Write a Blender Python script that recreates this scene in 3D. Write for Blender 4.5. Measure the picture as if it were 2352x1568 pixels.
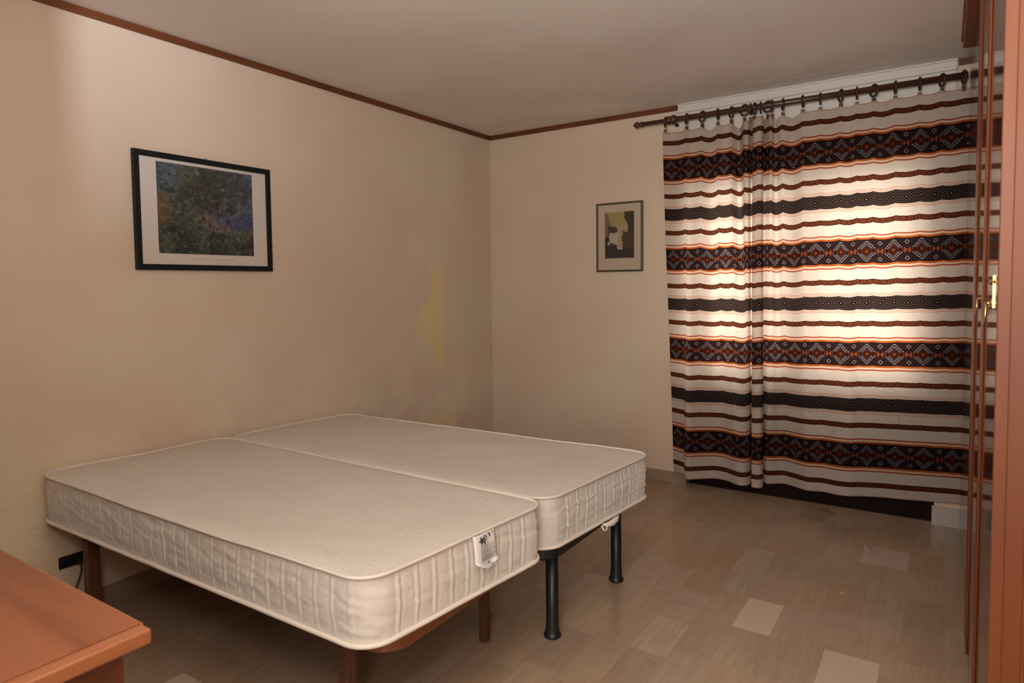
import bpy, bmesh, math, random
from mathutils import Vector, Matrix, noise
for o in list(bpy.data.objects): bpy.data.objects.remove(o)
S = bpy.context.scene
COL = S.collection
random.seed(7)
sin, cos, pi = math.sin, math.cos, math.pi

# ------------------------------------------------------------------ camera
def make_camera():
    f, yaw, pitch, roll = 1506.255, -0.58246, 0.05236, -0.01145
    cd = bpy.data.cameras.new('camera'); co = bpy.data.objects.new('camera', cd); COL.objects.link(co)
    cy, sy, cp, sp = cos(yaw), sin(yaw), cos(pitch), sin(pitch)
    fw = Vector((sy*cp, cy*cp, -sp)); r = Vector((cy, -sy, 0)); u = r.cross(fw)
    c, s = cos(roll), sin(roll)
    r2 = r*c + u*s; u2 = -r*s + u*c
    co.matrix_world = Matrix(((r2.x, u2.x, -fw.x, CAM[0]), (r2.y, u2.y, -fw.y, CAM[1]), (r2.z, u2.z, -fw.z, CAM[2]), (0, 0, 0, 1)))
    cd.sensor_width = 36; cd.lens = f/2352*36; cd.shift_y = -50.27/2352
    cd.clip_start = 0.02; cd.dof.use_dof = True; cd.dof.focus_distance = 3.6; cd.dof.aperture_fstop = 5.0
    S.camera = co
CAM = (3.216, -4.571, 1.450)
make_camera()
# ------------------------------------------------------------------ world, lights, exposure
w = bpy.data.worlds.new('daylight'); S.world = w; w.use_nodes = True
w.node_tree.nodes['Background'].inputs[0].default_value = (1.0, 0.93, 0.86, 1)
def sky_strength():          # hazy low sun beyond the window (towards +Y), dimmer sky elsewhere
    nt = w.node_tree; tc = nt.nodes.new('ShaderNodeTexCoord'); sx = nt.nodes.new('ShaderNodeSeparateXYZ'); nt.links.new(tc.outputs['Generated'], sx.inputs[0])
    a = nt.nodes.new('ShaderNodeMath'); a.operation = 'MAXIMUM'; a.inputs[1].default_value = 0; nt.links.new(sx.outputs[1], a.inputs[0])
    b = nt.nodes.new('ShaderNodeMath'); b.operation = 'POWER'; b.inputs[1].default_value = 4; nt.links.new(a.outputs[0], b.inputs[0])
    c = nt.nodes.new('ShaderNodeMath'); c.operation = 'MULTIPLY_ADD'; c.inputs[1].default_value = 6.6; c.inputs[2].default_value = 2.8; nt.links.new(b.outputs[0], c.inputs[0])
    nt.links.new(c.outputs[0], nt.nodes['Background'].inputs[1])
sky_strength()
def area(name, loc, to, size, sizey, power, col, spread=180):
    l = bpy.data.lights.new(name, 'AREA'); l.shape = 'RECTANGLE'; l.size = size; l.size_y = sizey
    l.energy = power; l.color = col; l.spread = math.radians(spread)
    o = bpy.data.objects.new(name, l); COL.objects.link(o); o.location = loc
    o.rotation_euler = (Vector(to)-Vector(loc)).to_track_quat('-Z', 'Y').to_euler()
    return o
area('flash_bounce_light', (3.02, -4.56, 1.85), (2.98, -4.05, 2.7), 0.12, 0.12, 47, (1.0, 1.0, 0.98))
area('hall_flash_bounce', (3.1, -4.95, 1.9), (3.05, -4.9, 2.7), 0.12, 0.12, 26, (1.0, 1.0, 0.98))
area('hall_light', (3.36, -4.822, 2.30), (0, -3.05, 2.78), 0.04, 0.04, 2.3, (0.86, 0.96, 1.14), 34)
area('hall_wall_bounce', (3.2, -5.5, 1.5), (2.2, -2.5, 0.9), 1.1, 1.4, 43, (1.0, 1.0, 0.99))
area('near_wall_fill', (2.25, -4.40, 1.6), (0.5, -3.1, 0.5), 0.4, 0.3, 8.5, (1.0, 0.98, 0.95))  # added out-of-view soft fill, no real fixture; brightens the low left wall
S.view_settings.view_transform = 'Standard'; S.view_settings.look = 'None'
S.view_settings.exposure = 0.2; S.view_settings.gamma = 1.0; S.view_settings.use_curve_mapping = False

# ------------------------------------------------------------------ node helpers
class X:
    """a value socket inside a node tree, with arithmetic"""
    def __init__(s, nt, sock): s.nt, s.s = nt, sock
    def _m(s, op, *a, clamp=False):
        n = s.nt.nodes.new('ShaderNodeMath'); n.operation = op; n.use_clamp = clamp
        for i, v in enumerate((s,)+a):
            if isinstance(v, X): s.nt.links.new(v.s, n.inputs[i])
            else: n.inputs[i].default_value = v
        return X(s.nt, n.outputs[0])
    def __add__(s, o): return s._m('ADD', o)
    __radd__ = __add__
    def __sub__(s, o): return s._m('SUBTRACT', o)
    def __rsub__(s, o): return (s*-1.0)+o
    def __mul__(s, o): return s._m('MULTIPLY', o)
    __rmul__ = __mul__
    def __truediv__(s, o): return s._m('DIVIDE', o)
    def __pow__(s, o): return s._m('POWER', o)
    def lt(s, o): return s._m('LESS_THAN', o)
    def gt(s, o): return s._m('GREATER_THAN', o)
    def abs(s): return s._m('ABSOLUTE')
    def mod(s, o): return s._m('FLOORED_MODULO', o)
    def floor(s): return s._m('FLOOR')
    def sin(s): return s._m('SINE')
    def sqrt(s): return s._m('SQRT')
    def mn(s, o): return s._m('MINIMUM', o)
    def mx(s, o): return s._m('MAXIMUM', o)
    def band(s, a, b): return s.gt(a)*s.lt(b)
    def clamp(s): return s._m('ADD', 0.0, clamp=True)
    def ramp(s, a, b):           # smooth 0..1 between a and b
        n = s.nt.nodes.new('ShaderNodeMapRange'); n.interpolation_type = 'SMOOTHSTEP'
        s.nt.links.new(s.s, n.inputs[0]); n.inputs[1].default_value = a; n.inputs[2].default_value = b
        if a > b:
            n.inputs[1].default_value = b; n.inputs[2].default_value = a; n.inputs[3].default_value = 1; n.inputs[4].default_value = 0
        return X(s.nt, n.outputs[0])

class M:
    def __init__(s, name, rough=0.6, col=(0.5, 0.5, 0.5), spec=0.5, metal=0.0, coat=0.0):
        s.m = bpy.data.materials.new(name); s.m.use_nodes = True; s.nt = s.m.node_tree
        s.b = s.nt.nodes['Principled BSDF']; s.out = s.nt.nodes['Material Output']
        s.b.inputs['Roughness'].default_value = rough; s.b.inputs['Base Color'].default_value = (*col, 1)
        s.b.inputs['Specular IOR Level'].default_value = spec; s.b.inputs['Metallic'].default_value = metal
        s.b.inputs['Coat Weight'].default_value = coat
        s.tc = s.nt.nodes.new('ShaderNodeTexCoord')
    def xyz(s, kind='Object'):
        n = s.nt.nodes.new('ShaderNodeSeparateXYZ'); s.nt.links.new(s.tc.outputs[kind], n.inputs[0])
        return [X(s.nt, n.outputs[i]) for i in range(3)]
    def vec(s, x, y, z):
        n = s.nt.nodes.new('ShaderNodeCombineXYZ')
        for i, v in enumerate((x, y, z)):
            if isinstance(v, X): s.nt.links.new(v.s, n.inputs[i])
            else: n.inputs[i].default_value = v
        return n.outputs[0]
    def noise(s, vec, scale=5, detail=2, rough=0.5, dist=0.0):
        n = s.nt.nodes.new('ShaderNodeTexNoise'); n.inputs['Scale'].default_value = scale
        n.inputs['Detail'].default_value = detail; n.inputs['Roughness'].default_value = rough; n.inputs['Distortion'].default_value = dist
        s.nt.links.new(vec, n.inputs['Vector']); return X(s.nt, n.outputs[0])
    def white(s, vec):
        n = s.nt.nodes.new('ShaderNodeTexWhiteNoise'); s.nt.links.new(vec, n.inputs['Vector']); return X(s.nt, n.outputs[0])
    def mix(s, fac, a, b, mode='MIX'):
        n = s.nt.nodes.new('ShaderNodeMix'); n.data_type = 'RGBA'; n.blend_type = mode
        for sock, v in ((n.inputs[0], fac), (n.inputs[6], a), (n.inputs[7], b)):
            if isinstance(v, X): s.nt.links.new(v.s, sock)
            elif isinstance(v, (int, float)): sock.default_value = v
            elif isinstance(v, tuple): sock.default_value = (*v[:3], 1)
            else: s.nt.links.new(v, sock)
        return n.outputs[2]
    def color(s, c): s.nt.links.new(c, s.b.inputs['Base Color']); s.c = c; return s
    def rough(s, x): s.nt.links.new(x.s, s.b.inputs['Roughness'])
    def bump(s, h, strength=0.3, dist=0.002):
        n = s.nt.nodes.new('ShaderNodeBump'); n.inputs['Strength'].default_value = strength; n.inputs['Distance'].default_value = dist
        s.nt.links.new(h.s, n.inputs['Height']); s.nt.links.new(n.outputs[0], s.b.inputs['Normal']); return n.outputs[0]

# ------------------------------------------------------------------ materials
def mat_plaster(name, col, dark, side=None):
    m = M(name, 0.85, col, 0.2)
    x, y, z = m.xyz(); v = m.vec(x, y, z)
    n = m.noise(v, 1.1, 3, 0.55); c = m.mix(n.ramp(0.35, 0.68), col, dark)
    n2 = m.noise(v, 0.6, 1); c = m.mix(n2.ramp(0.45, 0.65)*0.35, c, (col[0]*0.98, col[1]*0.86, col[2]*0.84))
    if side == 'left':
        yw = (0.80, 0.60, 0.22)
        wob = (m.noise(v, 5, 3, 0.6)-0.5)*0.16
        a = ((y+0.72+wob)/0.095).abs().mx(((z-1.22+wob)/0.46).abs())           # tall yellowed drip
        b = (((y+0.86+wob)/0.11)**2 + ((z-1.18+wob)/0.16)**2)
        c1 = (((y+0.75+wob)/0.26)**2 + ((z-0.36)/0.10)**2)
        d = (((y+0.40+wob)/0.2)**2 + ((z-0.75)/0.28)**2)
        mask = (a.ramp(1.0, 0.72)).mx(b.ramp(1.1, 0.6)).mx(c1.ramp(1.2, 0.5)*0.9).mx(d.ramp(1.2, 0.2)*0.35)
        c = m.mix(mask*0.55, c, yw)
        e = (((y+3.45)/0.35)**2+((z-0.45)/0.35)**2).ramp(1.3, 0.2)
        c = m.mix(e*0.3, c, (0.86, 0.74, 0.40))
        p = ((z-0.9+wob)).ramp(0.25, -0.35)*m.noise(v, 3.0, 4, 0.6).ramp(0.46, 0.60)   # patches of repainted, paler plaster
        c = m.mix(p*0.30, c, (0.84, 0.74, 0.56))
        cr = m.noise(m.vec(x, y*0.8, z*4.0), 2.2, 6, 0.6)
        crk = (cr-0.5).abs().lt(0.0022)*z.lt(0.62)*y.lt(-3.2)
        c = m.mix(crk*0.3, c, (0.35, 0.25, 0.18))
    sp = m.noise(v, 38, 2).gt(0.745); c = m.mix(sp*0.25, c, (0.4, 0.3, 0.2))
    m.color(c); m.bump(m.noise(v, 90, 3)+m.noise(v, 8, 2)*2.0, 0.12, 0.002)
    return m.m

def mat_wood(name, col, dark, axis=0, scale=1.0, rough=0.35, coat=0.0, spec=0.5, streak=0.6):
    m = M(name, rough, col, spec, 0, coat)
    c3 = m.xyz()
    q = [c*(0.6 if i == axis else 9.0)*scale for i, c in enumerate(c3)]
    v = m.vec(*q)
    n = m.noise(v, 2.2, 4, 0.6, 0.8); n2 = m.noise(v, 14, 3, 0.6)
    c = m.mix(n.ramp(0.32, 0.7)*streak, col, dark); c = m.mix(n2.ramp(0.4, 0.75)*0.25, c, dark)
    m.color(c); m.bump(n2, 0.05, 0.001)
    if coat: m.b.inputs['Coat Roughness'].default_value = 0.06
    return m.m

def mat_plain(name, col, rough=0.5, spec=0.5, metal=0.0, var=0.12, scale=12):
    m = M(name, rough, col, spec, metal)
    x, y, z = m.xyz(); n = m.noise(m.vec(x, y, z), scale, 3)
    m.color(m.mix(n*var*2, col, tuple(k*0.6 for k in col))); return m.m

def mat_floor():
    m = M('marble_plank_floor', 0.3, (0.5, 0.4, 0.3), 0.5)
    x, y, z = m.xyz(); W, L = 0.1505, 0.301
    gx = (x-2.4935)/W; ci = gx.floor()
    off = m.white(m.vec(ci, 3.0, 0.0))
    off = (off*4.0).floor()*0.25
    gy = (y+1.51)/L + off*(ci.abs().gt(0.5)); ri = gy.floor()
    r = m.white(m.vec(ci, ri, 1.0)); r2 = m.white(m.vec(ci, ri, 7.0)); r3 = m.white(m.vec(ci, ri, 13.0))
    base = m.mix(r, (0.39, 0.268, 0.170), (0.455, 0.322, 0.215))
    base = m.mix(r2.gt(0.88)*0.35, base, (0.54, 0.42, 0.33))
    base = m.mix(r2.lt(0.10)*0.35, base, (0.30, 0.215, 0.165))
    base = m.mix(r3.gt(0.7)*0.3, base, (0.42, 0.31, 0.26))
    # grain runs along most planks, and across a few of them
    turn = r3.gt(0.93)
    a = m.noise(m.vec(x*14.0, y*1.3, ri*3.1+ci*1.7), 2.5, 5, 0.62, 0.6)
    b = m.noise(m.vec(x*1.3, y*14.0, ri*3.1), 2.5, 5, 0.62, 0.6)
    g = a*(1-turn)+b*turn
    base = m.mix(g.ramp(0.38, 0.66)*0.35, base, (0.27, 0.185, 0.135))
    def tile(c, x0, x1, y0, y1, col, k):
        return m.mix(x.band(x0, x1)*y.band(y0, y1)*k, c, col)
    base = tile(base, 2.4935, 2.644, -1.811, -1.51, (0.66, 0.52, 0.41), 0.75)
    base = tile(base, 2.85, 3.04, -2.1, -1.795, (0.64, 0.51, 0.40), 0.65)
    base = tile(base, 2.88, 3.09, -0.81, -0.555, (0.53, 0.41, 0.34), 0.6)
    base = tile(base, 0.84, 1.02, -3.5, -3.25, (0.66, 0.54, 0.43), 0.7)
    v = m.noise(m.vec(x, y, 2.0), 1.7, 5, 0.6, 1.2)
    vein = (v-0.5).abs().lt(0.0028)*m.noise(m.vec(x, y, 9.0), 2.3, 2).gt(0.60)
    base = m.mix(vein*0.55, base, (0.22, 0.09, 0.03))
    jx = (gx.mod(1.0)-0.5).abs().gt(0.494); jy = (gy.mod(1.0)-0.5).abs().gt(0.497)
    base = m.mix(jx.mx(jy)*0.12, base, (0.20, 0.13, 0.09))
    spk = m.noise(m.vec(x, y, 5.0), 45, 1).gt(0.80)
    base = m.mix(spk*0.6, base, (0.12, 0.06, 0.03))
    m.color(base); m.rough(m.noise(m.vec(x, y, 0.0), 3, 3)*0.14+0.17)
    return m.m

def mat_curtain():
    m = M('striped_woven_curtain', 0.9, (0.6, 0.5, 0.4), 0.1)
    u, v, _ = m.xyz('UV'); PV, PU = 0.618, 0.1428
    pv = (v-0.39+PV/2).mod(PV)-PV/2; q = pv.abs()
    U = ((u+PU/2).mod(PU)-PU/2).abs()/(PU/2)
    sl = m.noise(m.vec(u*1.0, v*0.05, 0.0), 260, 2); sl2 = m.noise(m.vec(u*0.06, v, 4.0), 320, 2)
    sl3 = m.noise(m.vec(u*0.5, v*0.1, 7.0), 70, 3); sl4 = m.noise(m.vec(u*0.10, v, 1.0), 110, 3)
    c = m.mix((sl*0.5+sl2*0.5).ramp(0.35, 0.7)*0.35, (0.70, 0.61, 0.52), (0.50, 0.41, 0.33))
    c = m.mix(sl3.gt(0.68)*0.25, c, (0.36, 0.27, 0.20)); c = m.mix(sl4.gt(0.70)*0.4, c, (0.38, 0.28, 0.20))
    c = m.mix(q.band(0.076, 0.098)*0.55, c, (0.80, 0.47, 0.28))
    dq = (q-0.309).abs()
    c = m.mix(dq.lt(0.062)*0.12, c, (0.85, 0.58, 0.40))
    c = m.mix((q-0.098).abs().lt(0.0042)*0.95, c, (0.36, 0.055, 0.02))
    c = m.mix(q.band(0.070, 0.082), c, (0.42, 0.10, 0.02))
    dash = ((u*2600.0).sin()).gt(-0.2)*0.5+0.5
    c = m.mix(((dq-0.0475).abs().lt(0.0017)+(dq-0.057).abs().lt(0.0019))*dash*0.9, c, (0.42, 0.09, 0.03))
    # chain stripe
    qc = (q-0.183).abs(); uo = ((u.mod(PU/4)-PU/8)/(PU/8))
    c = m.mix(qc.lt(0.0165-uo.abs()*0.0015), c, (0.080, 0.020, 0.009))
    ov = (uo/0.78)**2.0 + (qc/0.0095)**2.0
    c = m.mix(ov.lt(1.0), c, (0.150, 0.052, 0.028)); c = m.mix(ov.lt(0.28), c, (0.090, 0.025, 0.012))
    # broad stripe with stepped diamonds
    V = q/0.0725; B = q.lt(0.071)
    d = U*1.22+V*1.12
    b = m.mix((((U+V*0.9)*38.0).sin().gt(0.35))*(d.gt(1.05)), (0.016, 0.008, 0.010), (0.036, 0.020, 0.018))
    b = m.mix(d.band(0.90, 1.02)*((U-V)*24.0).sin().gt(-0.25), b, (0.30, 0.27, 0.27))
    b = m.mix(d.band(0.68, 0.77)*V.gt(0.16), b, (0.20, 0.17, 0.16))
    b = m.mix(d.band(0.56, 0.62)*V.gt(0.12)*((U-V)*30.0).sin().gt(0.0), b, (0.20, 0.17, 0.16))
    b = m.mix(d.lt(0.50), b, (0.062, 0.013, 0.006)); b = m.mix(d.lt(0.36), b, (0.04, 0.008, 0.004)); b = m.mix(U.mx(V*0.9).lt(0.10), b, (0.15, 0.042, 0.018))
    b = m.mix(V.lt((1-U)*0.95)*V.lt(0.15)*U.gt(0.56)*d.gt(0.62), b, (0.08, 0.018, 0.008))
    b = m.mix(V.lt((1-U)*1.25)*U.gt(0.79), b, (0.19, 0.050, 0.018))
    e = (1-U)/0.20+(V-0.66).abs()/0.20
    b = m.mix(e.lt(1.15), b, (0.012, 0.006, 0.006)); b = m.mix(e.band(0.62, 0.95), b, (0.27, 0.23, 0.22))
    c = m.mix(B, c, b)
    # medium stripe with small outlined diamonds
    U2 = ((u+PU/4).mod(PU/2)-PU/4).abs()/(PU/4); V2 = dq/0.040; d2 = U2+V2*1.05
    g = m.mix((d2*2.6+0.1).mod(1.0).band(0.42, 0.70)*d2.gt(0.42), (0.013, 0.006, 0.006), (0.125, 0.098, 0.080)); g = m.mix(d2.lt(0.16), g, (0.20, 0.15, 0.13))
    c = m.mix(dq.lt(0.0405), c, g)
    nrm = m.bump(sl+sl2, 0.25, 0.0015)
    df = m.nt.nodes.new('ShaderNodeBsdfDiffuse'); tr = m.nt.nodes.new('ShaderNodeBsdfTranslucent'); mx = m.nt.nodes.new('ShaderNodeMixShader')
    m.nt.links.new(m.mix(1.0, c, (0.86, 0.85, 0.84), 'MULTIPLY'), df.inputs[0]); m.nt.links.new(nrm, df.inputs['Normal'])
    # cloth in front of the light lets more through between the threads than it scatters
    m.nt.links.new(m.mix(0.25, c, (0.95, 0.75, 0.58), 'MULTIPLY'), tr.inputs[0])
    mx.inputs[0].default_value = 0.47
    m.nt.links.new(df.outputs[0], mx.inputs[1]); m.nt.links.new(tr.outputs[0], mx.inputs[2]); m.nt.links.new(mx.outputs[0], m.out.inputs[0])
    return m.m

def mat_mattress(side=False):
    m = M('mattress_ticking', 0.75, (0.66, 0.58, 0.50), 0.2)
    x, y, z = m.xyz(); v = m.vec(x, y, z)
    n = m.noise(v, 2.0, 3); c = m.mix(n.ramp(0.35, 0.65)*0.5, (0.71, 0.65, 0.58), (0.64, 0.575, 0.50))
    n3 = m.noise(v, 60, 3, 0.7); c = m.mix(n3.ramp(0.5, 0.72)*0.25, c, (0.5, 0.42, 0.33))
    sp = m.noise(m.vec(x, y, z*0.2), 22, 2, 0.8).gt(0.79); c = m.mix(sp*0.55, c, (0.22, 0.15, 0.10))
    m.color(c)
    if side: m.b.inputs['Roughness'].default_value = 0.5; m.b.inputs['Sheen Weight'].default_value = 0.3; m.bump(m.noise(v, 14, 3), 0.25, 0.006)
    else:
        q = ((x*0.94+y*0.34)*52).sin()*0.5+((x*0.3-y*0.95)*46+m.noise(v, 5, 2)*5).sin()*0.5
        m.bump(q*m.noise(v, 2.5, 2).ramp(0.35, 0.65)*0.5+m.noise(m.vec(x*3, y*9, z), 9, 4, 0.6)*1.4+n3*0.35, 0.32, 0.006)
    return m.m

MAT = {}
MAT['wall'] = mat_plaster('beige_wall_paint', (0.69, 0.57, 0.44), (0.65, 0.51, 0.385))
MAT['wall_l'] = mat_plaster('stained_beige_wall_paint', (0.69, 0.57, 0.44), (0.65, 0.51, 0.385), 'left')
MAT['ceil'] = mat_plaster('ceiling_paint', (0.76, 0.70, 0.64), (0.71, 0.64, 0.575))
MAT['floor'] = mat_floor()
MAT['trim'] = mat_wood('brown_trim_wood', (0.16, 0.045, 0.010), (0.07, 0.018, 0.005), 1, rough=0.45)
MAT['trimx'] = mat_wood('brown_trim_wood_back', (0.16, 0.045, 0.010), (0.07, 0.018, 0.005), 0, rough=0.45)
MAT['tileskirt'] = mat_plain('marble_skirting', (0.33, 0.235, 0.16), 0.35)
MAT['whiteskirt'] = mat_plain('pale_marble_skirting', (0.42, 0.37, 0.33), 0.4)
MAT['white'] = mat_plain('white_paint', (0.66, 0.61, 0.56), 0.5, var=0.06)
MAT['darkwood'] = mat_wood('dark_window_wood', (0.022, 0.011, 0.007), (0.012, 0.006, 0.004), 2, rough=0.85, spec=0.08)
MAT['rod'] = mat_wood('walnut_rod', (0.075, 0.028, 0.014), (0.035, 0.012, 0.007), 0, rough=0.32)
MAT['ring'] = mat_plain('dark_brown_ring', (0.035, 0.013, 0.007), 0.5)
MAT['steel'] = mat_plain('silvery_metal', (0.6, 0.58, 0.55), 0.3, metal=1.0)
MAT['clip'] = mat_plain('brown_clip', (0.11, 0.045, 0.03), 0.4)
MAT['brass'] = mat_plain('brass', (0.62, 0.42, 0.18), 0.28, metal=1.0)
MAT['curtain'] = mat_curtain()
MAT['mat_top'] = mat_mattress(); MAT['mat_side'] = mat_mattress(True)
MAT['piping'] = mat_plain('cream_piping', (0.80, 0.71, 0.62), 0.6, var=0.1, scale=4)
MAT['black'] = mat_plain('black_metal', (0.010, 0.012, 0.012), 0.42)
MAT['blackplastic'] = mat_plain('black_plastic', (0.012, 0.012, 0.013), 0.4)
MAT['bedwood'] = mat_wood('bed_rail_wood', (0.26, 0.085, 0.025), (0.13, 0.04, 0.012), 1, rough=0.35)
MAT['bedleg'] = mat_wood('bed_leg_wood', (0.12, 0.045, 0.022), (0.06, 0.022, 0.01), 2, rough=0.5)
MAT['slat'] = mat_wood('birch_slat', (0.42, 0.27, 0.15), (0.3, 0.18, 0.1), 1, rough=0.5)
MAT['chest_top'] = mat_wood('cherry_top', (0.32, 0.105, 0.042), (0.19, 0.058, 0.026), 0, 0.55, rough=0.38, coat=0.15, streak=0.9)
MAT['chest_edge'] = mat_wood('cherry_edge', (0.38, 0.135, 0.052), (0.28, 0.09, 0.034), 1, rough=0.32, coat=0.2)
MAT['chest_side'] = mat_wood('cherry_side', (0.20, 0.06, 0.028), (0.12, 0.035, 0.018), 2, 0.6, rough=0.4)
MAT['ward_door'] = mat_wood('lacquered_door', (0.075, 0.022, 0.012), (0.05, 0.014, 0.008), 2, rough=0.09, spec=0.55)
MAT['ward_stile'] = mat_wood('door_stile', (0.20, 0.055, 0.020), (0.12, 0.030, 0.012), 2, rough=0.42, spec=0.3)
MAT['ward_side'] = mat_wood('cherry_end_panel', (0.155, 0.046, 0.015), (0.10, 0.027, 0.009), 2, 0.35, rough=0.42, spec=0.22, streak=0.7)
MAT['frame_black'] = mat_plain('black_frame', (0.008, 0.010, 0.008), 0.5, 0.25)
MAT['frame_olive'] = mat_plain('olive_frame', (0.075, 0.055, 0.018), 0.4)
MAT['mount'] = mat_plain('cream_mount', (0.64, 0.57, 0.51), 0.35, var=0.05)
MAT['mount2'] = mat_plain('aged_cream_mount', (0.50, 0.41, 0.30), 0.4, var=0.08)
MAT['label'] = mat_plain('white_label', (0.80, 0.77, 0.74), 0.6, var=0.03)
MAT['ink'] = mat_plain('black_ink', (0.03, 0.03, 0.03), 0.7); MAT['greyink'] = mat_plain('grey_ink', (0.22, 0.20, 0.19), 0.7)

# ------------------------------------------------------------------ mesh helpers
def obj(name, bm, mat=None, parent=None, smooth=False, bevel=0.0, seg=2):
    me = bpy.data.meshes.new(name)
    if smooth:
        for f in bm.faces: f.smooth = True
    bm.normal_update(); bm.to_mesh(me); bm.free()
    o = bpy.data.objects.new(name, me); COL.objects.link(o)
    if mat: me.materials.append(MAT[mat] if isinstance(mat, str) else mat)
    if parent: o.parent = parent
    if bevel:
        b = o.modifiers.new('bevel', 'BEVEL'); b.width = bevel; b.segments = seg; b.limit_method = 'ANGLE'; b.angle_limit = math.radians(40)
    return o
def NB(): return bmesh.new()
def box(bm, a, b):
    (x0, y0, z0), (x1, y1, z1) = a, b
    v = [bm.verts.new(p) for p in [(x0, y0, z0), (x1, y0, z0), (x1, y1, z0), (x0, y1, z0), (x0, y0, z1), (x1, y0, z1), (x1, y1, z1), (x0, y1, z1)]]
    for f in [(3, 2, 1, 0), (4, 5, 6, 7), (0, 1, 5, 4), (1, 2, 6, 5), (2, 3, 7, 6), (3, 0, 4, 7)]: bm.faces.new([v[i] for i in f])
def boxes(*l):
    bm = NB()
    for a, b in l: box(bm, a, b)
    return bm
def tube(bm, pts, r, n=10, closed=False, caps=True):
    rings = []; N = len(pts); pts = [Vector(p) for p in pts]; last = None
    for i, p in enumerate(pts):
        if closed: t = pts[(i+1) % N]-pts[i-1]
        else: t = pts[min(i+1, N-1)]-pts[max(i-1, 0)]
        t.normalize()
        ref = last if last is not None else (Vector((0, 0, 1)) if abs(t.z) < 0.9 else Vector((1, 0, 0)))
        a = (ref - t*ref.dot(t)).normalized(); b = t.cross(a); last = a
        rr = r[i] if isinstance(r, (list, tuple)) else r
        rings.append([bm.verts.new(p+a*rr*cos(2*pi*k/n)+b*rr*sin(2*pi*k/n)) for k in range(n)])
    for i in range(N if closed else N-1):
        A, B = rings[i], rings[(i+1) % N]
        for k in range(n): bm.faces.new([A[k], A[(k+1) % n], B[(k+1) % n], B[k]])
    if not closed and caps:
        bm.faces.new(list(reversed(rings[0]))); bm.faces.new(rings[-1])
def lathe_x(bm, prof, cx, cy, cz, n=20):   # profile [(x, r)] around an axis along x
    rings = [[bm.verts.new((cx+px, cy+r*cos(2*pi*k/n), cz+r*sin(2*pi*k/n))) for k in range(n)] for px, r in prof]
    for A, B in zip(rings, rings[1:]):
        for k in range(n): bm.faces.new([A[k], A[(k+1) % n], B[(k+1) % n], B[k]])
    bm.faces.new(list(reversed(rings[0]))); bm.faces.new(rings[-1]); bmesh.ops.recalc_face_normals(bm, faces=bm.faces)
def lathe_z(bm, prof, cx, cy, n=24):
    rings = [[bm.verts.new((cx+r*cos(2*pi*k/n), cy+r*sin(2*pi*k/n), pz)) for k in range(n)] for pz, r in prof]
    for A, B in zip(rings, rings[1:]):
        for k in range(n): bm.faces.new([A[k], A[(k+1) % n], B[(k+1) % n], B[k]])
    bm.faces.new(list(reversed(rings[0]))); bm.faces.new(rings[-1]); bmesh.ops.recalc_face_normals(bm, faces=bm.faces)
def thing(name, label, cat, loc=(0, 0, 0), group=None):
    o = bpy.data.objects.new(name, None); COL.objects.link(o); o.empty_display_size = 0.1
    o.location = loc; o['label'] = label; o['category'] = cat
    if group: o['group'] = group
    return o
def shift(bm, loc):
    bmesh.ops.translate(bm, verts=bm.verts, vec=Vector(loc)*-1); return bm
def part(name, bm, mat, root, **k):       # geometry given in room coordinates, stored relative to its thing
    base = Vector(root.location)
    if root.parent: base = base + Vector(root.parent.location)
    return obj(name, shift(bm, base), mat, root, **k)
def struct(name, bm, mat, **k):
    o = obj(name, bm, mat, **k); o['kind'] = 'structure'; return o

# ------------------------------------------------------------------ the room
H = 2.70; XR = 3.95; YN = -4.45; YH = -6.0
OX0, OX1, OZ1 = 1.682, 3.191, 2.20      # french window opening
struct('floor', boxes(((-0.1, YH-0.1, -0.12), (4.6, 0.35, 0))), 'floor')
struct('ceiling', boxes(((-0.1, YH-0.1, H), (4.6, 0.35, H+0.12))), 'ceil')
struct('wall_left', boxes(((-0.12, YN-0.1, 0), (0, 0.3, H))), 'wall_l')
struct('wall_back', boxes(((0, 0, 0), (OX0, 0.3, H)), ((OX1, 0, 0), (XR+0.12, 0.3, H)), ((OX0, 0, OZ1), (OX1, 0.3, H))), 'wall')
struct('wall_right', boxes(((XR, YN-0.1, 0), (XR+0.12, 0, H))), 'wall')
struct('wall_near', boxes(((0, YN-0.1, 0), (2.60, YN, H)), ((3.62, YN-0.1, 0), (XR, YN, H))), 'wall')
struct('wall_hall', boxes(((1.7, YH-0.1, 0), (4.5, YH, H)), ((1.6, YH, 0), (1.7, YN-0.1, H)), ((4.4, YH, 0), (4.5, YN-0.1, H)), ((XR+0.12, YN-0.1, 0), (4.5, YN, H))), 'wall')
struct('floor_threshold', boxes(((OX0+0.001, 0.10, 0.0), (OX1-0.001, 0.29, 0.014))), 'darkwood') if False else struct('trim_4', boxes(((OX0+0.012, 0.055, 0.0), (OX1-0.012, 0.29, 0.014))), 'darkwood')
struct('trim_1', boxes(((0, YN, H-0.036), (0.012, -0.012, H))), 'trim', bevel=0.002)
struct('trim_2', boxes(((0, -0.012, H-0.036), (1.636, 0, H))), 'trimx', bevel=0.002)
struct('trim_3', boxes(((3.262, -0.012, H-0.036), (XR, 0, H))), 'trimx', bevel=0.002)
struct('baseboard_left', boxes(((0, YN, 0), (0.011, -0.011, 0.085))), 'tileskirt', bevel=0.002)
struct('baseboard_back', boxes(((0, -0.011, 0), (OX0+0.0, 0, 0.085)), ((OX0, -0.011, 0), (OX0+0.011, 0.055, 0.085))), 'tileskirt', bevel=0.002)
struct('baseboard_right', boxes(((OX1-0.011, -0.011, 0), (XR, 0, 0.118))), 'whiteskirt', bevel=0.002)

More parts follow.
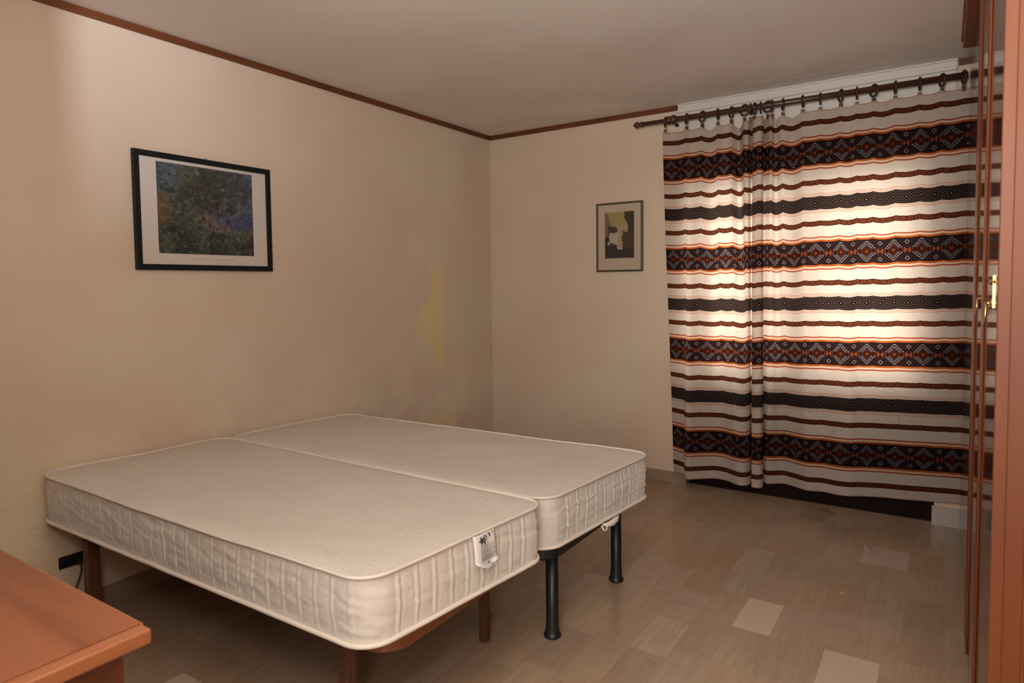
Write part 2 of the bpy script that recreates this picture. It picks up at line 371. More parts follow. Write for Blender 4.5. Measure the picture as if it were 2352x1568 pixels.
# french window behind the curtains: two leaves, glazed above a solid panel
wr = bpy.data.objects.new('window_1', None); COL.objects.link(wr); wr['kind'] = 'structure'; wr.location = ((OX0+OX1)/2, 0.08, 0)
xm = (OX0+OX1)/2
part('window_frame', boxes(((OX0, 0.06, 0), (OX0+0.05, 0.13, OZ1)), ((OX1-0.05, 0.06, 0), (OX1, 0.13, OZ1)), ((OX0+0.05, 0.06, OZ1-0.05), (OX1-0.05, 0.13, OZ1))), 'darkwood', wr, bevel=0.004)
m = M('window_glass', 0.0); gl = m.nt.nodes.new('ShaderNodeBsdfGlossy'); gl.inputs['Roughness'].default_value = 0.02
tr = m.nt.nodes.new('ShaderNodeBsdfTransparent'); mx = m.nt.nodes.new('ShaderNodeMixShader'); mx.inputs[0].default_value = 0.07
m.nt.links.new(tr.outputs[0], mx.inputs[1]); m.nt.links.new(gl.outputs[0], mx.inputs[2]); m.nt.links.new(mx.outputs[0], m.out.inputs[0])
MAT['glass'] = m.m
for x0, x1 in ((OX0+0.05, xm), (xm, OX1-0.05)):
    leaf = boxes(((x0+0.0005, 0.07, 0.01), (x0+0.075, 0.12, OZ1-0.055)), ((x1-0.075, 0.07, 0.01), (x1-0.0005, 0.12, OZ1-0.055)),
                 ((x0+0.075, 0.07, OZ1-0.13), (x1-0.075, 0.12, OZ1-0.055)), ((x0+0.075, 0.07, 0.01), (x1-0.075, 0.12, 0.12)), ((x0+0.075, 0.07, 0.78), (x1-0.075, 0.12, 0.88)))
    lf = part('window_leaf', leaf, 'darkwood', wr, bevel=0.004)
    def sub(name, bm, mt, par):
        o = obj(name, shift(bm, Vector(wr.location)), mt, par, bevel=0.002); return o
    sub('panel', boxes(((x0+0.07, 0.085, 0.11), (x1-0.07, 0.105, 0.79))), 'darkwood', lf)
    sub('pane', boxes(((x0+0.073, 0.092, 0.875), (x1-0.073, 0.097, OZ1-0.125))), 'glass', lf)
# white roller shutter box over the window
sb = thing('shutter_box', 'long white painted shutter box above the window, behind the curtain rod', 'shutter box', ((OX0+OX1)/2+0.01, -0.01, 2.28))
part('panel', boxes(((1.640, -0.016, 2.28), (3.254, 0.0, 2.64))), 'white', sb, bevel=0.002)
part('top_moulding', boxes(((1.634, -0.030, 2.640), (3.256, 0.0, 2.690)), ((1.632, -0.036, 2.690), (3.258, 0.0, H))), 'white', sb, bevel=0.003)
part('side_batten', boxes(((3.16, -0.020, 2.28), (3.166, -0.015, 2.64)),), 'white', sb)
for sx in (1.77, 2.13, 2.62, 3.02):
    bm = NB(); bmesh.ops.create_cone(bm, cap_ends=True, segments=10, radius1=0.006, radius2=0.004, depth=0.003, matrix=Matrix.Translation((sx, -0.0175, 2.617))@Matrix.Rotation(pi/2, 4, 'X'))
    part('screw', bm, 'steel', sb)

# ------------------------------------------------------------------ curtains
def catmull(pts, n):
    out = []; P = [pts[0]]+list(pts)+[pts[-1]]
    for i in range(1, len(P)-2):
        for k in range(n):
            t = k/n; a, b, c, d = P[i-1], P[i], P[i+1], P[i+2]
            out.append(tuple(0.5*((2*b[j])+(-a[j]+c[j])*t+(2*a[j]-5*b[j]+4*c[j]-d[j])*t*t+(-a[j]+3*b[j]-3*c[j]+d[j])*t**3) for j in range(len(a))))
    out.append(tuple(pts[-1])); return out
def curtain(name, label, keys, u_at_end, clips, htop, hemf, anchor_right):
    # keys: (xtop, ytop, xbot, ybot) along the cloth
    path = catmull(keys, 14); N = len(path)
    u = [0.0]
    for a, b in zip(path, path[1:]):
        mt = math.hypot((b[0]-a[0]), (b[1]-a[1])); mb = math.hypot(b[2]-a[2], b[3]-a[3]); u.append(u[-1]+0.5*(mt+mb))
    off = u_at_end-(u[-1] if anchor_right else u[0])
    # where each clip pinches the top edge
    cu = [min(range(N), key=lambda i: abs(path[i][0]-c)+(0 if True else 0)) for c in clips]
    R = 90; bm = NB(); uvl = bm.loops.layers.uv.new('UVMap'); grid = []
    for j in range(R+1):
        t = j/R; row = []
        for i, (xt, yt, xb, yb) in enumerate(path):
            k = t**0.75 if name == 'x' else t
            s = max(0.0, min(1.0, (k-0.0)))
            s = s*s*(3-2*s)*0.35+s*0.65
            x = xt+(xb-xt)*s; y = yt+(yb-yt)*s
            # scalloped top edge: sags between neighbouring clips
            lo = max([c for c in cu if c <= i], default=None); hi = min([c for c in cu if c >= i], default=None)
            sag = 0.0
            if lo is not None and hi is not None and hi > lo:
                q = (i-lo)/(hi-lo); gap = abs(u[hi]-u[lo]); sag = sin(pi*q)**0.8*min(0.055, 0.42*max(0, gap-abs(path[hi][0]-path[lo][0]))+0.008, 0.5*abs(path[hi][0]-path[lo][0])*abs(path[hi][0]-path[lo][0])/0.06)
                if gap > 0.16: sag += 0.02*sin(pi*q)**2
            ztop = htop(x)-sag; zbot = hemf(x)
            xx = x; n1 = noise.noise(Vector((u[i]*3.0, t*2.0, 3.7 if anchor_right else 9.1)))
            y += 0.004*n1
            z = ztop+(zbot-ztop)*t
            vtop, vbot = 2.502, 0.135
            vv = vtop-sag*0.35*math.exp(-t*8)+(vbot-vtop)*t
            row.append((bm.verts.new((xx, y, z)), u[i]+off, vv))
        grid.append(row)
    for j in range(R):
        for i in range(N-1):
            q = [grid[j][i], grid[j][i+1], grid[j+1][i+1], grid[j+1][i]]
            f = bm.faces.new([a[0] for a in q]); f.smooth = True
            for l, a in zip(f.loops, q): l[uvl].uv = (a[1], a[2])
    root = Vector((sum(p[0] for p in path)/N, -0.13, 0.13)); shift(bm, root)
    o = obj(name, bm, 'curtain'); o.location = root; o['label'] = label; o['category'] = 'curtain'; o['group'] = 'striped curtains on the rod'
    return o
left_keys = [
 (1.563, -0.135, 1.640, -0.120), (1.62, -0.120, 1.69, -0.150), (1.675, -0.112, 1.745, -0.185), (1.728, -0.130, 1.752, -0.225), (1.775, -0.150, 1.790, -0.262),
 (1.836, -0.135, 1.85, -0.215), (1.89, -0.118, 1.935, -0.150), (1.94, -0.135, 2.00, -0.150), (1.985, -0.15, 2.05, -0.175), (2.028, -0.135, 2.09, -0.205), (2.060, -0.085, 2.13, -0.218),
 (2.085, -0.100, 2.160, -0.195), (2.112, -0.150, 2.172, -0.15), (2.140, -0.168, 2.165, -0.09), (2.150, -0.120, 2.150, -0.06), (2.135, -0.075, 2.175, -0.07), (2.165, -0.100, 2.190, -0.140),
 (2.178, -0.175, 2.192, -0.205), (2.205, -0.195, 2.225, -0.22), (2.232, -0.190, 2.250, -0.205), (2.240, -0.160, 2.258, -0.17)]
right_keys = [
 (2.195, -0.060, 2.225, -0.045), (2.232, -0.080, 2.240, -0.080), (2.256, -0.120, 2.268, -0.115), (2.281, -0.150, 2.300, -0.105), (2.300, -0.110, 2.340, -0.075), (2.346, -0.135, 2.375, -0.070), (2.400, -0.105, 2.44, -0.105),
 (2.463, -0.135, 2.515, -0.155), (2.515, -0.145, 2.56, -0.150), (2.562, -0.135, 2.605, -0.142), (2.62, -0.122, 2.65, -0.155), (2.675, -0.135, 2.695, -0.170), (2.72, -0.145, 2.76, -0.165),
 (2.761, -0.135, 2.81, -0.140), (2.85, -0.135, 2.875, -0.118), (2.90, -0.127, 2.94, -0.100), (2.959, -0.135, 3.01, -0.095), (3.02, -0.128, 3.08, -0.085), (3.079, -0.135, 3.13, -0.075), (3.13, -0.130, 3.20, -0.065), (3.186, -0.135, 3.25, -0.055), (3.345, -0.115, 3.350, -0.045)]
LCL = [1.577, 1.728, 1.836, 1.940, 2.028, 2.112, 2.150, 2.174, 2.212]
RCL = [2.256, 2.281, 2.346, 2.463, 2.562, 2.675, 2.761, 2.850, 2.959, 3.079, 3.186, 3.286]
curtain('curtain', 'left curtain panel with black, orange and cream woven stripes, gathered beside the framed print', left_keys, -0.055, LCL, lambda x: 2.497, lambda x: 0.122, False)
curtain('curtain', 'wide right curtain panel with black, orange and cream woven stripes, reaching the wardrobe', right_keys, 0.0935, RCL, lambda x: 2.500+0.008*(x-2.2), lambda x: 0.130+0.028*(x-2.25)/1.05, True)

# rod with finial and bracket
RZ, RY = 2.576, -0.12
rod = thing('curtain_rod', 'turned dark brown wooden curtain rod with a pointed finial above the window', 'curtain rod', (2.4, RY, RZ))
bm = NB(); lathe_x(bm, [(1.41, 0.0150), (1.655, 0.0150), (1.66, 0.0185), (3.305, 0.0185)], 0, RY, RZ, 24); part('rod', bm, 'rod', rod, smooth=True)
bm = NB(); lathe_x(bm, [(1.338, 0.001), (1.345, 0.008), (1.358, 0.019), (1.368, 0.024), (1.378, 0.022), (1.388, 0.012), (1.392, 0.010), (1.398, 0.018), (1.405, 0.0215), (1.412, 0.018), (1.418, 0.0150)], 0, RY, RZ, 20); part('finial', bm, 'rod', rod, smooth=True)
bm = NB(); lathe_x(bm, [(1.585, 0.0155), (1.588, 0.024), (1.600, 0.029), (1.612, 0.027), (1.618, 0.024), (1.626, 0.030), (1.640, 0.033), (1.652, 0.028), (1.662, 0.019)], 0, RY, RZ, 24); part('collar', bm, 'rod', rod, smooth=True)
for bx in (1.622,):
    bm = NB(); tube(bm, [(bx, RY, RZ-0.005), (bx, -0.06, RZ-0.012), (bx, -0.012, RZ-0.015)], [0.010, 0.007, 0.008], 12)
    tube(bm, [(bx, -0.014, RZ-0.015), (bx, 0, RZ-0.015)], 0.012, 16); part('bracket', bm, 'rod', rod, smooth=True)
# rings with clips
proto = None
ordn = ['first', 'second', 'third', 'fourth', 'fifth', 'sixth', 'seventh', 'eighth', 'ninth', 'tenth', 'eleventh', 'twelfth']
def ring_root(x, yaw, label):
    global proto
    if proto is None:
        r = thing('curtain_ring', label, 'curtain ring', (0, 0, 0), 'brown rings on the curtain rod')
        bm = NB(); tube(bm, [(0, 0.031*sin(2*pi*k/28), -0.0080+0.033*cos(2*pi*k/28)) for k in range(28)], 0.0060, 8, True); obj('hoop', bm, 'ring', r, smooth=True)
        bm = NB(); tube(bm, [(0.005*sin(2*pi*k/14), 0.0, -0.048-0.006*cos(2*pi*k/14)) for k in range(14)], 0.0015, 6, True)
        box(bm, (-0.0095, -0.005, -0.060), (0.0095, 0.005, -0.053)); obj('eyelet', bm, 'steel', r)
        bm = NB(); box(bm, (-0.0095, -0.0065, -0.086), (0.0095, -0.0018, -0.059)); box(bm, (-0.0095, 0.0018, -0.086), (0.0095, 0.0065, -0.059)); box(bm, (-0.004, -0.004, -0.064), (0.004, 0.004, -0.058)); obj('clip', bm, 'clip', r, bevel=0.001)
        proto = r
    else:
        r = proto.copy(); COL.objects.link(r); r['label'] = label
        for ch in proto.children:
            c = ch.copy(); COL.objects.link(c); c.parent = r
    r.location = (x, RY, RZ); r.rotation_euler = (0, 0, yaw); return r
yl = [0.5, 0.6, 1.0, 0.05, 0.7, 1.3, 0.1, 0.6, 0.2]
yr = [1.3, 0.4, 0.35, 0.0, 0.15, 0.55, 0.1, 0.75, 0.2, 0.15, 0.45, 0.3]
ll = ['dark brown curtain ring, first and leftmost, hanging beside the round rod collar']+['dark brown curtain ring, %s from the left, clipped to the left striped curtain' % ordn[i] for i in range(1, 9)]
for i, x in enumerate(LCL): ring_root(x, yl[i], ll[i])
n = len(RCL)
for i, x in enumerate(RCL):
    k = n-1-i
    ring_root(x, yr[i], 'dark brown curtain ring, nearest the wardrobe, at the right end of the rod' if k == 0 else 'dark brown curtain ring clipped to the right striped curtain, %s from the wardrobe' % ordn[k])

# ------------------------------------------------------------------ pictures
def mat_painting():
    m = M('landscape_print', 0.35, spec=0.4); x, y, z = m.xyz(); v = m.vec(x, y, z)   # x along the picture, z up; centre at 0
    n = m.noise(v, 30, 5, 0.7, 1.5); n2 = m.noise(v, 9, 4, 0.65, 0.8); n3 = m.noise(v, 70, 3, 0.7, 2.0)
    c = m.mix(n2.ramp(0.40, 0.60), (0.030, 0.034, 0.028), (0.075, 0.085, 0.055))
    sky = (z-0.02+(n2-0.5)*0.35).ramp(0.00, 0.08)*(x*0.9+0.02+(n2-0.5)*0.5).ramp(-0.05, 0.22)
    c = m.mix(sky*0.85, c, (0.10, 0.12, 0.20))
    sea = (z+0.01+(n2-0.5)*0.10).ramp(-0.09, -0.04)*(z+0.01+(n2-0.5)*0.10).ramp(0.05, 0.0)*(x+(n2-0.5)*0.3).ramp(-0.02, 0.06)
    c = m.mix(sea*0.75, c, (0.055, 0.065, 0.16))
    sk2 = (z-0.05+(n2-0.5)*0.3).ramp(0.0, 0.1)*(x+0.12+(n2-0.5)*0.3).ramp(0.02, -0.05); c = m.mix(sk2*0.6, c, (0.09, 0.12, 0.15))
    c = m.mix((x+0.22+(n2-0.5)*0.2).ramp(0.05, -0.03)*(z+(n-0.5)*0.1).ramp(-0.1, -0.04)*(z+(n-0.5)*0.1).ramp(0.09, 0.03)*0.75, c, (0.17, 0.10, 0.025))
    hill = (((x-0.03+(n-0.5)*0.1)/0.10)**2+((z+0.055+x*0.25+(n-0.5)*0.05)/0.035)**2).lt(1.0); c = m.mix(hill*n.ramp(0.42, 0.55)*0.8, c, (0.26, 0.15, 0.13))
    f1 = m.noise(v, 48, 4, 0.75, 1.0)
    tree = (((x-0.06)/0.20)**2+((z-0.10)/0.13)**2+(n2-0.5)*3.0).ramp(1.1, 0.7); c = m.mix(tree*0.75, c, (0.050, 0.045, 0.030))
    c = m.mix(f1.ramp(0.53, 0.64)*0.6, c, (0.20, 0.21, 0.21)); c = m.mix(f1.ramp(0.46, 0.38)*0.7, c, (0.013, 0.013, 0.015))
    for (x0, z0, k1, k2, am, zl, zh) in ((0.045, -0.05, 0.25, 17.0, 0.022, -0.19, 0.09), (0.10, 0.0, -0.12, 21.0, 0.014, -0.15, 0.07), (-0.06, -0.06, 0.95, 13.0, 0.02, -0.15, 0.02)):
        ln = (x-x0-(z-z0)*k1-((z*k2).sin())*am-(n2-0.5)*0.09).abs().ramp(0.0055, 0.001)*z.band(zl, zh); c = m.mix(ln*f1.ramp(0.35, 0.5)*0.6, c, (0.17, 0.13, 0.14))
    c = m.mix(n3.gt(0.66)*(z.lt(-0.04))*0.5, c, (0.20, 0.15, 0.15)); c = m.mix(n3.lt(0.36)*0.35, c, (0.10, 0.055, 0.03))
    m.color(c); return m.m
def mat_etching():
    m = M('street_print', 0.4, spec=0.3); x, y, z = m.xyz(); v = m.vec(x, y, z)
    n = m.noise(v, 22, 4, 0.65, 0.6); w = (n-0.5)*0.06
    c = m.mix((z+w).ramp(0.14, -0.05), (0.33, 0.26, 0.11), (0.38, 0.27, 0.15))
    l = (x+0.055+w*1.3+(z-0.05)*0.35).lt(0.0)*(z+w).lt(0.165); c = m.mix(l, c, (0.19, 0.135, 0.09))
    r = (x-0.055+w+(z-0.10)*0.25-0.0).gt(0.0); c = m.mix(r, c, (0.055, 0.042, 0.025))
    c = m.mix((x-0.02+w*1.5).gt(0.0)*(z+w*2).lt(0.03), c, (0.07, 0.048, 0.035))
    c = m.mix((x+0.055+w).abs().lt(0.035)*(z-0.035+w).abs().lt(0.035), c, (0.07, 0.05, 0.035))
    c = m.mix((x+0.045+w*2).abs().lt(0.04)*(z+0.025+w).abs().lt(0.04), c, (0.42, 0.36, 0.27))
    c = m.mix((z+w*1.6+x*0.25).lt(-0.085), c, (0.045, 0.032, 0.030)); c = m.mix((x+0.09+w).lt(0)*z.lt(-0.01), c, (0.05, 0.034, 0.022))
    c = m.mix((x+w).abs().lt(0.02)*(z+0.095).abs().lt(0.012), c, (0.40, 0.33, 0.22))
    c = m.mix(n.ramp(0.58, 0.7)*0.4, c, (0.06, 0.045, 0.03)); m.color(c); return m.m
def picture(name, label, cen, w, h, fw, rot, framemat, mountmat, printmat, prect, tilt):
    # local frame: x right, z up, -y towards the viewer
    root = thing(name, label, 'picture', cen); root.rotation_euler = (math.radians(tilt), 0, rot); root.rotation_mode = 'XYZ'
    W, Hh = w/2, h/2
    bm = boxes(((-W, -0.022, -Hh), (W, 0, -Hh+fw)), ((-W, -0.022, Hh-fw), (W, 0, Hh)), ((-W, -0.022, -Hh+fw), (-W+fw, 0, Hh-fw)), ((W-fw, -0.022, -Hh+fw), (W, 0, Hh-fw)))
    obj('frame', bm, framemat, root, bevel=0.002)
    obj('mount', boxes(((-W+fw-0.002, -0.012, -Hh+fw-0.002), (W-fw+0.002, -0.004, Hh-fw+0.002))), mountmat, root)
    x0, x1, z0, z1 = prect; cx, cz = (x0+x1)/2, (z0+z1)/2
    p = obj('print', boxes(((x0-cx, -0.0005, z0-cz), (x1-cx, 0.0005, z1-cz))), printmat, root); p.location = (cx, -0.0126, cz)
    bm = NB(); tube(bm, [(0.006*cos(t)-0.0, -0.004, Hh+0.004+0.007*sin(t)) for t in [k*2*pi/12 for k in range(12)]], 0.0013, 5, True); obj('hanger', bm, 'steel', root)
    return root
m_p = mat_painting()
# left wall picture: spans y -2.944..-2.192, z 1.544..2.115. local x -> world +y when rotated so that -y faces +x
pic = picture('framed_picture', 'black framed landscape print of dark trees and blue water on the left wall', (0.003, -2.568, 1.8295), 0.752, 0.571, 0.028, pi/2, 'frame_black', 'mount', m_p, (-0.265, 0.262, -0.203, 0.242), 0)
bm = NB()
random.seed(5); xx = -0.09
while xx < 0.14:
    ww = random.uniform(0.004, 0.016); box(bm, (xx, -0.0128, -0.229), (xx+ww, -0.0122, -0.2255)); xx += ww+0.004
obj('caption', bm, mat_plain('pale_grey_ink', (0.42, 0.38, 0.36), 0.7), pic)
picture('framed_picture', 'small olive framed sepia print of a narrow street on the window wall', (1.1825, -0.002, 1.800), 0.372, 0.515, 0.013, 0, 'frame_olive', 'mount2', mat_etching(), (-0.117, 0.118, -0.157, 0.187), 0)

# ------------------------------------------------------------------ mattresses
def mattress(name, label, c, zt, zb, seed, ribs, wob):
    """c: four plan corners (head-near, foot-near, foot-far, head-far); zt, zb heights of top and bottom at those corners"""
    root = thing(name, label, 'mattress', ((c[0][0]+c[2][0])/2, (c[0][1]+c[2][1])/2, min(zb)))
    def bil(s, t, q): return (q[0]*(1-s)*(1-t)+q[1]*s*(1-t)+q[2]*s*t+q[3]*(1-s)*t)
    L, Wd = 1.95, 0.83; R = 0.085
    def plan(x, y):            # x 0..L, y 0..Wd
        s, t = x/L, y/Wd; return bil(s, t, [p[0] for p in c]), bil(s, t, [p[1] for p in c]), s, t
    # outline, going head-near -> foot-near -> foot-far -> head-far
    pts = []
    def line(a, b, step):
        n = max(1, int(math.dist(a, b)/step)); return [(a[0]+(b[0]-a[0])*k/n, a[1]+(b[1]-a[1])*k/n) for k in range(n)]
    def arc(cx, cy, a0, a1, n=14): return [(cx+R*cos(a0+(a1-a0)*k/n), cy+R*sin(a0+(a1-a0)*k/n)) for k in range(n)]
    pts += line((R, 0), (L-R, 0), 0.006); pts += arc(L-R, R, -pi/2, 0); pts += line((L, R), (L, Wd-R), 0.006)
    pts += arc(L-R, Wd-R, 0, pi/2); pts += line((L-R, Wd), (R, Wd), 0.03); pts += arc(R, Wd-R, pi/2, pi)
    pts += line((0, Wd-R), (0, R), 0.03); pts += arc(R, R, pi, 1.5*pi)
    N = len(pts); acc = [0]
    for a, b in zip(pts, pts[1:]): acc.append(acc[-1]+math.dist(a, b))
    nrm = []
    for i in range(N):
        a, b = pts[i-1], pts[(i+1) % N]; dx, dy = b[0]-a[0], b[1]-a[1]; l = math.hypot(dx, dy); nrm.append((dy/l, -dx/l))
    def sagf(s, t):      # soft top: lifted corners, slack in the middle of the edges
        return -0.010*sin(pi*min(1, s*1.0))**2*(1-t)*wob + 0.004*noise.noise(Vector((s*5, t*3, seed)))
    nose = noise.noise
    K = 26; bm = NB(); rings = []
    for k in range(K+1):
        h = k/K; ring = []
        for i, (x, y) in enumerate(pts):
            X0, Y0, s, t = plan(x, y); nx, ny = nrm[i]; a = acc[i]
            warp = 0.005*nose(Vector((a*4, h*2.5, seed)))+(0.035*(h-0.5)*wob*max(0, 1-a/1.2) if a < 1.9 else 0)
            ph = ((a+warp)/ribs) % 1.0; dist = min(ph, 1-ph)*ribs
            bul = 0.006*sin(pi*h) - 0.004
            ridge = 0.0045*math.exp(-(dist/0.0035)**2) - 0.0025*math.exp(-((dist-0.010)/0.006)**2)
            cre = 0.0032*nose(Vector((a*9+h*3, h*6-a*2, seed+3)))+0.003*nose(Vector((a*22+h*14, h*9, seed+5)))
            if a < 0.9 and wob > 0: cre += 0.006*nose(Vector(((a-h*0.10)*14, h*1.2, seed+8)))
            if seed > 20 and 1.9 < a < 2.9:
                hz = h+0.05*nose(Vector((a*14, 0, 1))); dh = min(abs(hz-0.30), abs(hz-0.68)); ridge += 0.003*math.exp(-(dh/0.022)**2)-0.002*math.exp(-((dh-0.06)/0.03)**2)
            env = min(1, h*8, (1-h)*8)
            o = bul+(ridge+cre)*env
            z = bil(s, t, zb)+(bil(s, t, zt)-bil(s, t, zb)+sagf(s, t))*h
            ring.append(bm.verts.new((X0+nx*o, Y0+ny*o, z)))
        rings.append(ring)
    for A, B in zip(rings, rings[1:]):
        for i in range(N): bm.faces.new([A[i], A[(i+1) % N], B[(i+1) % N], B[i]])
    part('side_border', bm, 'mat_side', root, smooth=True)
    # top and bottom panels
    for nm, zz, up in (('top_panel', zt, 1), ('bottom_panel', zb, -1)):
        bm = NB(); loops = []; M_ = 26
        for k in range(M_):
            f = 1-(k/M_)**1.15; lp = []
            for i in range(0, N, 3):
                x, y = pts[i]; x2, y2 = L/2+(x-L/2)*f, Wd/2+(y-Wd/2)*f
                X0, Y0, s, t = plan(x2, y2); edge = 1-f
                z = bil(s, t, zz)
                if up > 0: z += sagf(s, t)+0.010*min(1, edge*9)**0.6-0.002+0.003*nose(Vector((x2*7, y2*7, seed)))*min(1, edge*8)
                lp.append(bm.verts.new((X0, Y0, z)))
            loops.append(lp)
        n = len(loops[0])
        for A, B in zip(loops, loops[1:]):
            for i in range(n):
                q = [A[i], A[(i+1) % n], B[(i+1) % n], B[i]]; bm.faces.new(q if up > 0 else q[::-1])
        cv = bm.verts.new(sum((v.co for v in loops[-1]), Vector())/n)
        for i in range(n): bm.faces.new([loops[-1][i], loops[-1][(i+1) % n], cv] if up > 0 else [cv, loops[-1][(i+1) % n], loops[-1][i]])
        part(nm, bm, 'mat_top', root, smooth=True)
    for zz, r, up in ((zt, 0.0055, 1), (zb, 0.0075, 0)):
        bm = NB(); lp = []
        for i in range(0, N, 2):
            x, y = pts[i]; X0, Y0, s, t = plan(x, y); z = bil(s, t, zz)+(sagf(s, t)+0.001 if up else 0.001)+0.0015*nose(Vector((acc[i]*7, 0, seed)))
            lp.append((X0+nrm[i][0]*0.001, Y0+nrm[i][1]*0.001, z))
        tube(bm, lp, r, 8, True); part('piping', bm, 'piping', root, smooth=True)
    return root
M1 = mattress('mattress', 'near cream mattress with quilted side border and a white care label at its foot end',
    [(0.016, -3.385), (1.925, -3.345), (2.015, -2.53), (0.016, -2.52)], [0.672, 0.650, 0.652, 0.655], [0.478, 0.455, 0.455, 0.462], 11.0, 0.072, 1.0)
M2 = mattress('mattress', 'far cream mattress beside the window side of the bed with crinkled side border',
    [(0.016, -2.50), (1.992, -2.485), (2.068, -1.635), (0.030, -1.675)], [0.652, 0.642, 0.642, 0.638], [0.462, 0.447, 0.447, 0.45], 23.0, 0.070, 0.2)
for r in (M1, M2): r['group'] = 'pair of single mattresses pushed together'

# care label on the near mattress
lab = Vector((2.0, -2.88, 0.655))
def lp(a, d, o=0.0): return (lab.x+0.006+o+0.008*sin(min(1, d/0.10)*pi*0.6)-0.09*(a)*0.0 + (a-0.0)*0.11*0.0 + (-0.012+a*0.012/0.06)*0.0 + XL(a), lab.y+a, lab.z-0.006-d)
def XL(a):  # follow the foot face, which slants slightly
    yv = lab.y+a; t = (yv+3.345)/(0.815); return 1.925+(2.015-1.925)*t-2.0
bm = NB(); g = []
for j in range(15):
    d = 0.118*j/14; row = []
    for i in range(9):
        a = -0.052+0.104*i/8; sk = -0.0; dd = d
        if j > 10: dd = 0.084+(d-0.084)*(1.0-abs(i-4.6)/5.2)*1.2
        row.append(bm.verts.new(lp(a+0.10*d*0.15, dd+0.10*0.0, 0.004*sin(i*0.8)+(0.010 if j > 11 else 0)*(j-11)/3)))
    g.append(row)
for j in range(14):
    for i in range(8): bm.faces.new([g[j][i], g[j+1][i], g[j+1][i+1], g[j][i+1]])
lo = part('care_label', bm, 'label', M1, smooth=True); lo['label'] = 'white care label with black print'
sd = lo.modifiers.new('s', 'SOLIDIFY'); sd.thickness = 0.0012; sd.offset = 0
def on_label(bm, a0, d0, w_, h_):
    v = [bm.verts.new(lp(a, d, 0.0062)) for a, d in ((a0, d0), (a0, d0+h_), (a0+w_, d0+h_), (a0+w_, d0))]; bm.faces.new(v)
bm = NB(); random.seed(3)
for r_ in range(9):
    a = -0.028; d0 = 0.036+r_*0.0058
    while a < 0.032:
        w_ = random.uniform(0.003, 0.009); on_label(bm, a, d0, w_, 0.0022 if r_ < 6 else 0.003); a += w_+0.002
on_label(bm, -0.02, 0.093, 0.006, 0.005); on_label(bm, 0.004, 0.092, 0.008, 0.008); on_label(bm, 0.014, 0.104, 0.018, 0.003)
o = part('label_print', bm, 'greyink', lo) if False else obj('label_print', shift(bm, M1.location), 'greyink', lo)
bm = NB()      # emblem: a five-rayed star with a letter p beside it, another upright stroke at the right
def stroke(p0, p1, w_):
    (a0, d0), (a1, d1) = p0, p1; l = math.hypot(a1-a0, d1-d0); nx, ny = -(d1-d0)/l*w_/2, (a1-a0)/l*w_/2
    v = [bm.verts.new(lp(a, d, 0.0066)) for a, d in ((a0+nx, d0+ny), (a0-nx, d0-ny), (a1-nx, d1-ny), (a1+nx, d1+ny))]; bm.faces.new(v)
for k in range(5):
    t = k*2*pi/5-0.3; stroke((-0.020, 0.020), (-0.020+0.014*sin(t), 0.020-0.014*cos(t)), 0.0030)
for k in range(10):
    t, t2 = k*2*pi/10, (k+1)*2*pi/10; stroke((-0.020+0.007*cos(t), 0.020+0.007*sin(t)), (-0.020+0.007*cos(t2), 0.020+0.007*sin(t2)), 0.003)
stroke((-0.009, 0.010), (-0.005, 0.034), 0.0036)
for k in range(8):
    t, t2 = -pi/2+k*pi/7-0.2, -pi/2+(k+1)*pi/7-0.2
    if k < 7: stroke((-0.006+0.009*cos(t), 0.015+0.008*sin(t)), (-0.006+0.009*cos(t2), 0.015+0.008*sin(t2)), 0.0030)
stroke((0.016, 0.002), (0.020, 0.016), 0.0055); stroke((0.030, 0.000), (0.034, 0.006), 0.003)
obj('emblem', shift(bm, M1.location), 'ink', lo)
# vent eyelet in the near side
bm = NB(); tube(bm, [(0.907+0.0085*cos(k*2*pi/20), -3.369, 0.583+0.0085*sin(k*2*pi/20)) for k in range(20)], 0.0026, 8, True)
tube(bm, [(0.907, -3.365, 0.583), (0.907, -3.371, 0.583)], 0.003, 10); part('vent_eyelet', bm, 'brass', M1, smooth=True)['label'] = 'small brass vent eyelet'
# torn handle tab at the bottom of the far mattress
bm = NB(); tube(bm, [(2.045, -2.12, 0.447), (2.053, -2.09, 0.440), (2.058, -2.06, 0.438), (2.060, -2.02, 0.442), (2.056, -1.985, 0.447)], [0.004, 0.010, 0.013, 0.011, 0.004], 8)
tube(bm, [(2.045, -2.135, 0.446), (2.055, -2.128, 0.426), (2.056, -2.108, 0.424), (2.054, -2.098, 0.440)], 0.004, 6); part('loose_tab', bm, 'piping', M2, smooth=True)

# ------------------------------------------------------------------ bed bases
def rail_loop(x0, x1, y0, y1, r, z0, z1, th):
    bm = NB(); pts = []
    for cx, cy, a0 in ((x1-r, y0+r, -pi/2), (x1-r, y1-r, 0), (x0+0.01, y1-0.01, pi/2), (x0+0.01, y0+0.01, pi)):
        rr = r if cx > 1 else 0.01
        for k in range(9): a = a0+k*pi/16; pts.append((cx, cy, rr, a))
    n = len(pts); R = []
    for off, z in ((0, z0), (0, z1), (-th, z1), (-th, z0)):
        R.append([bm.verts.new((cx+max(0.0005, rr+off)*cos(a), cy+max(0.0005, rr+off)*sin(a), z)) if rr+off > 0 else bm.verts.new((cx+(rr+off)*cos(a), cy+(rr+off)*sin(a), z)) for cx, cy, rr, a in pts])
    for j in range(4):
        A, B = R[j], R[(j+1) % 4]
        for i in range(n): bm.faces.new([A[i], A[(i+1) % n], B[(i+1) % n], B[i]])
    bmesh.ops.recalc_face_normals(bm, faces=bm.faces); return bm
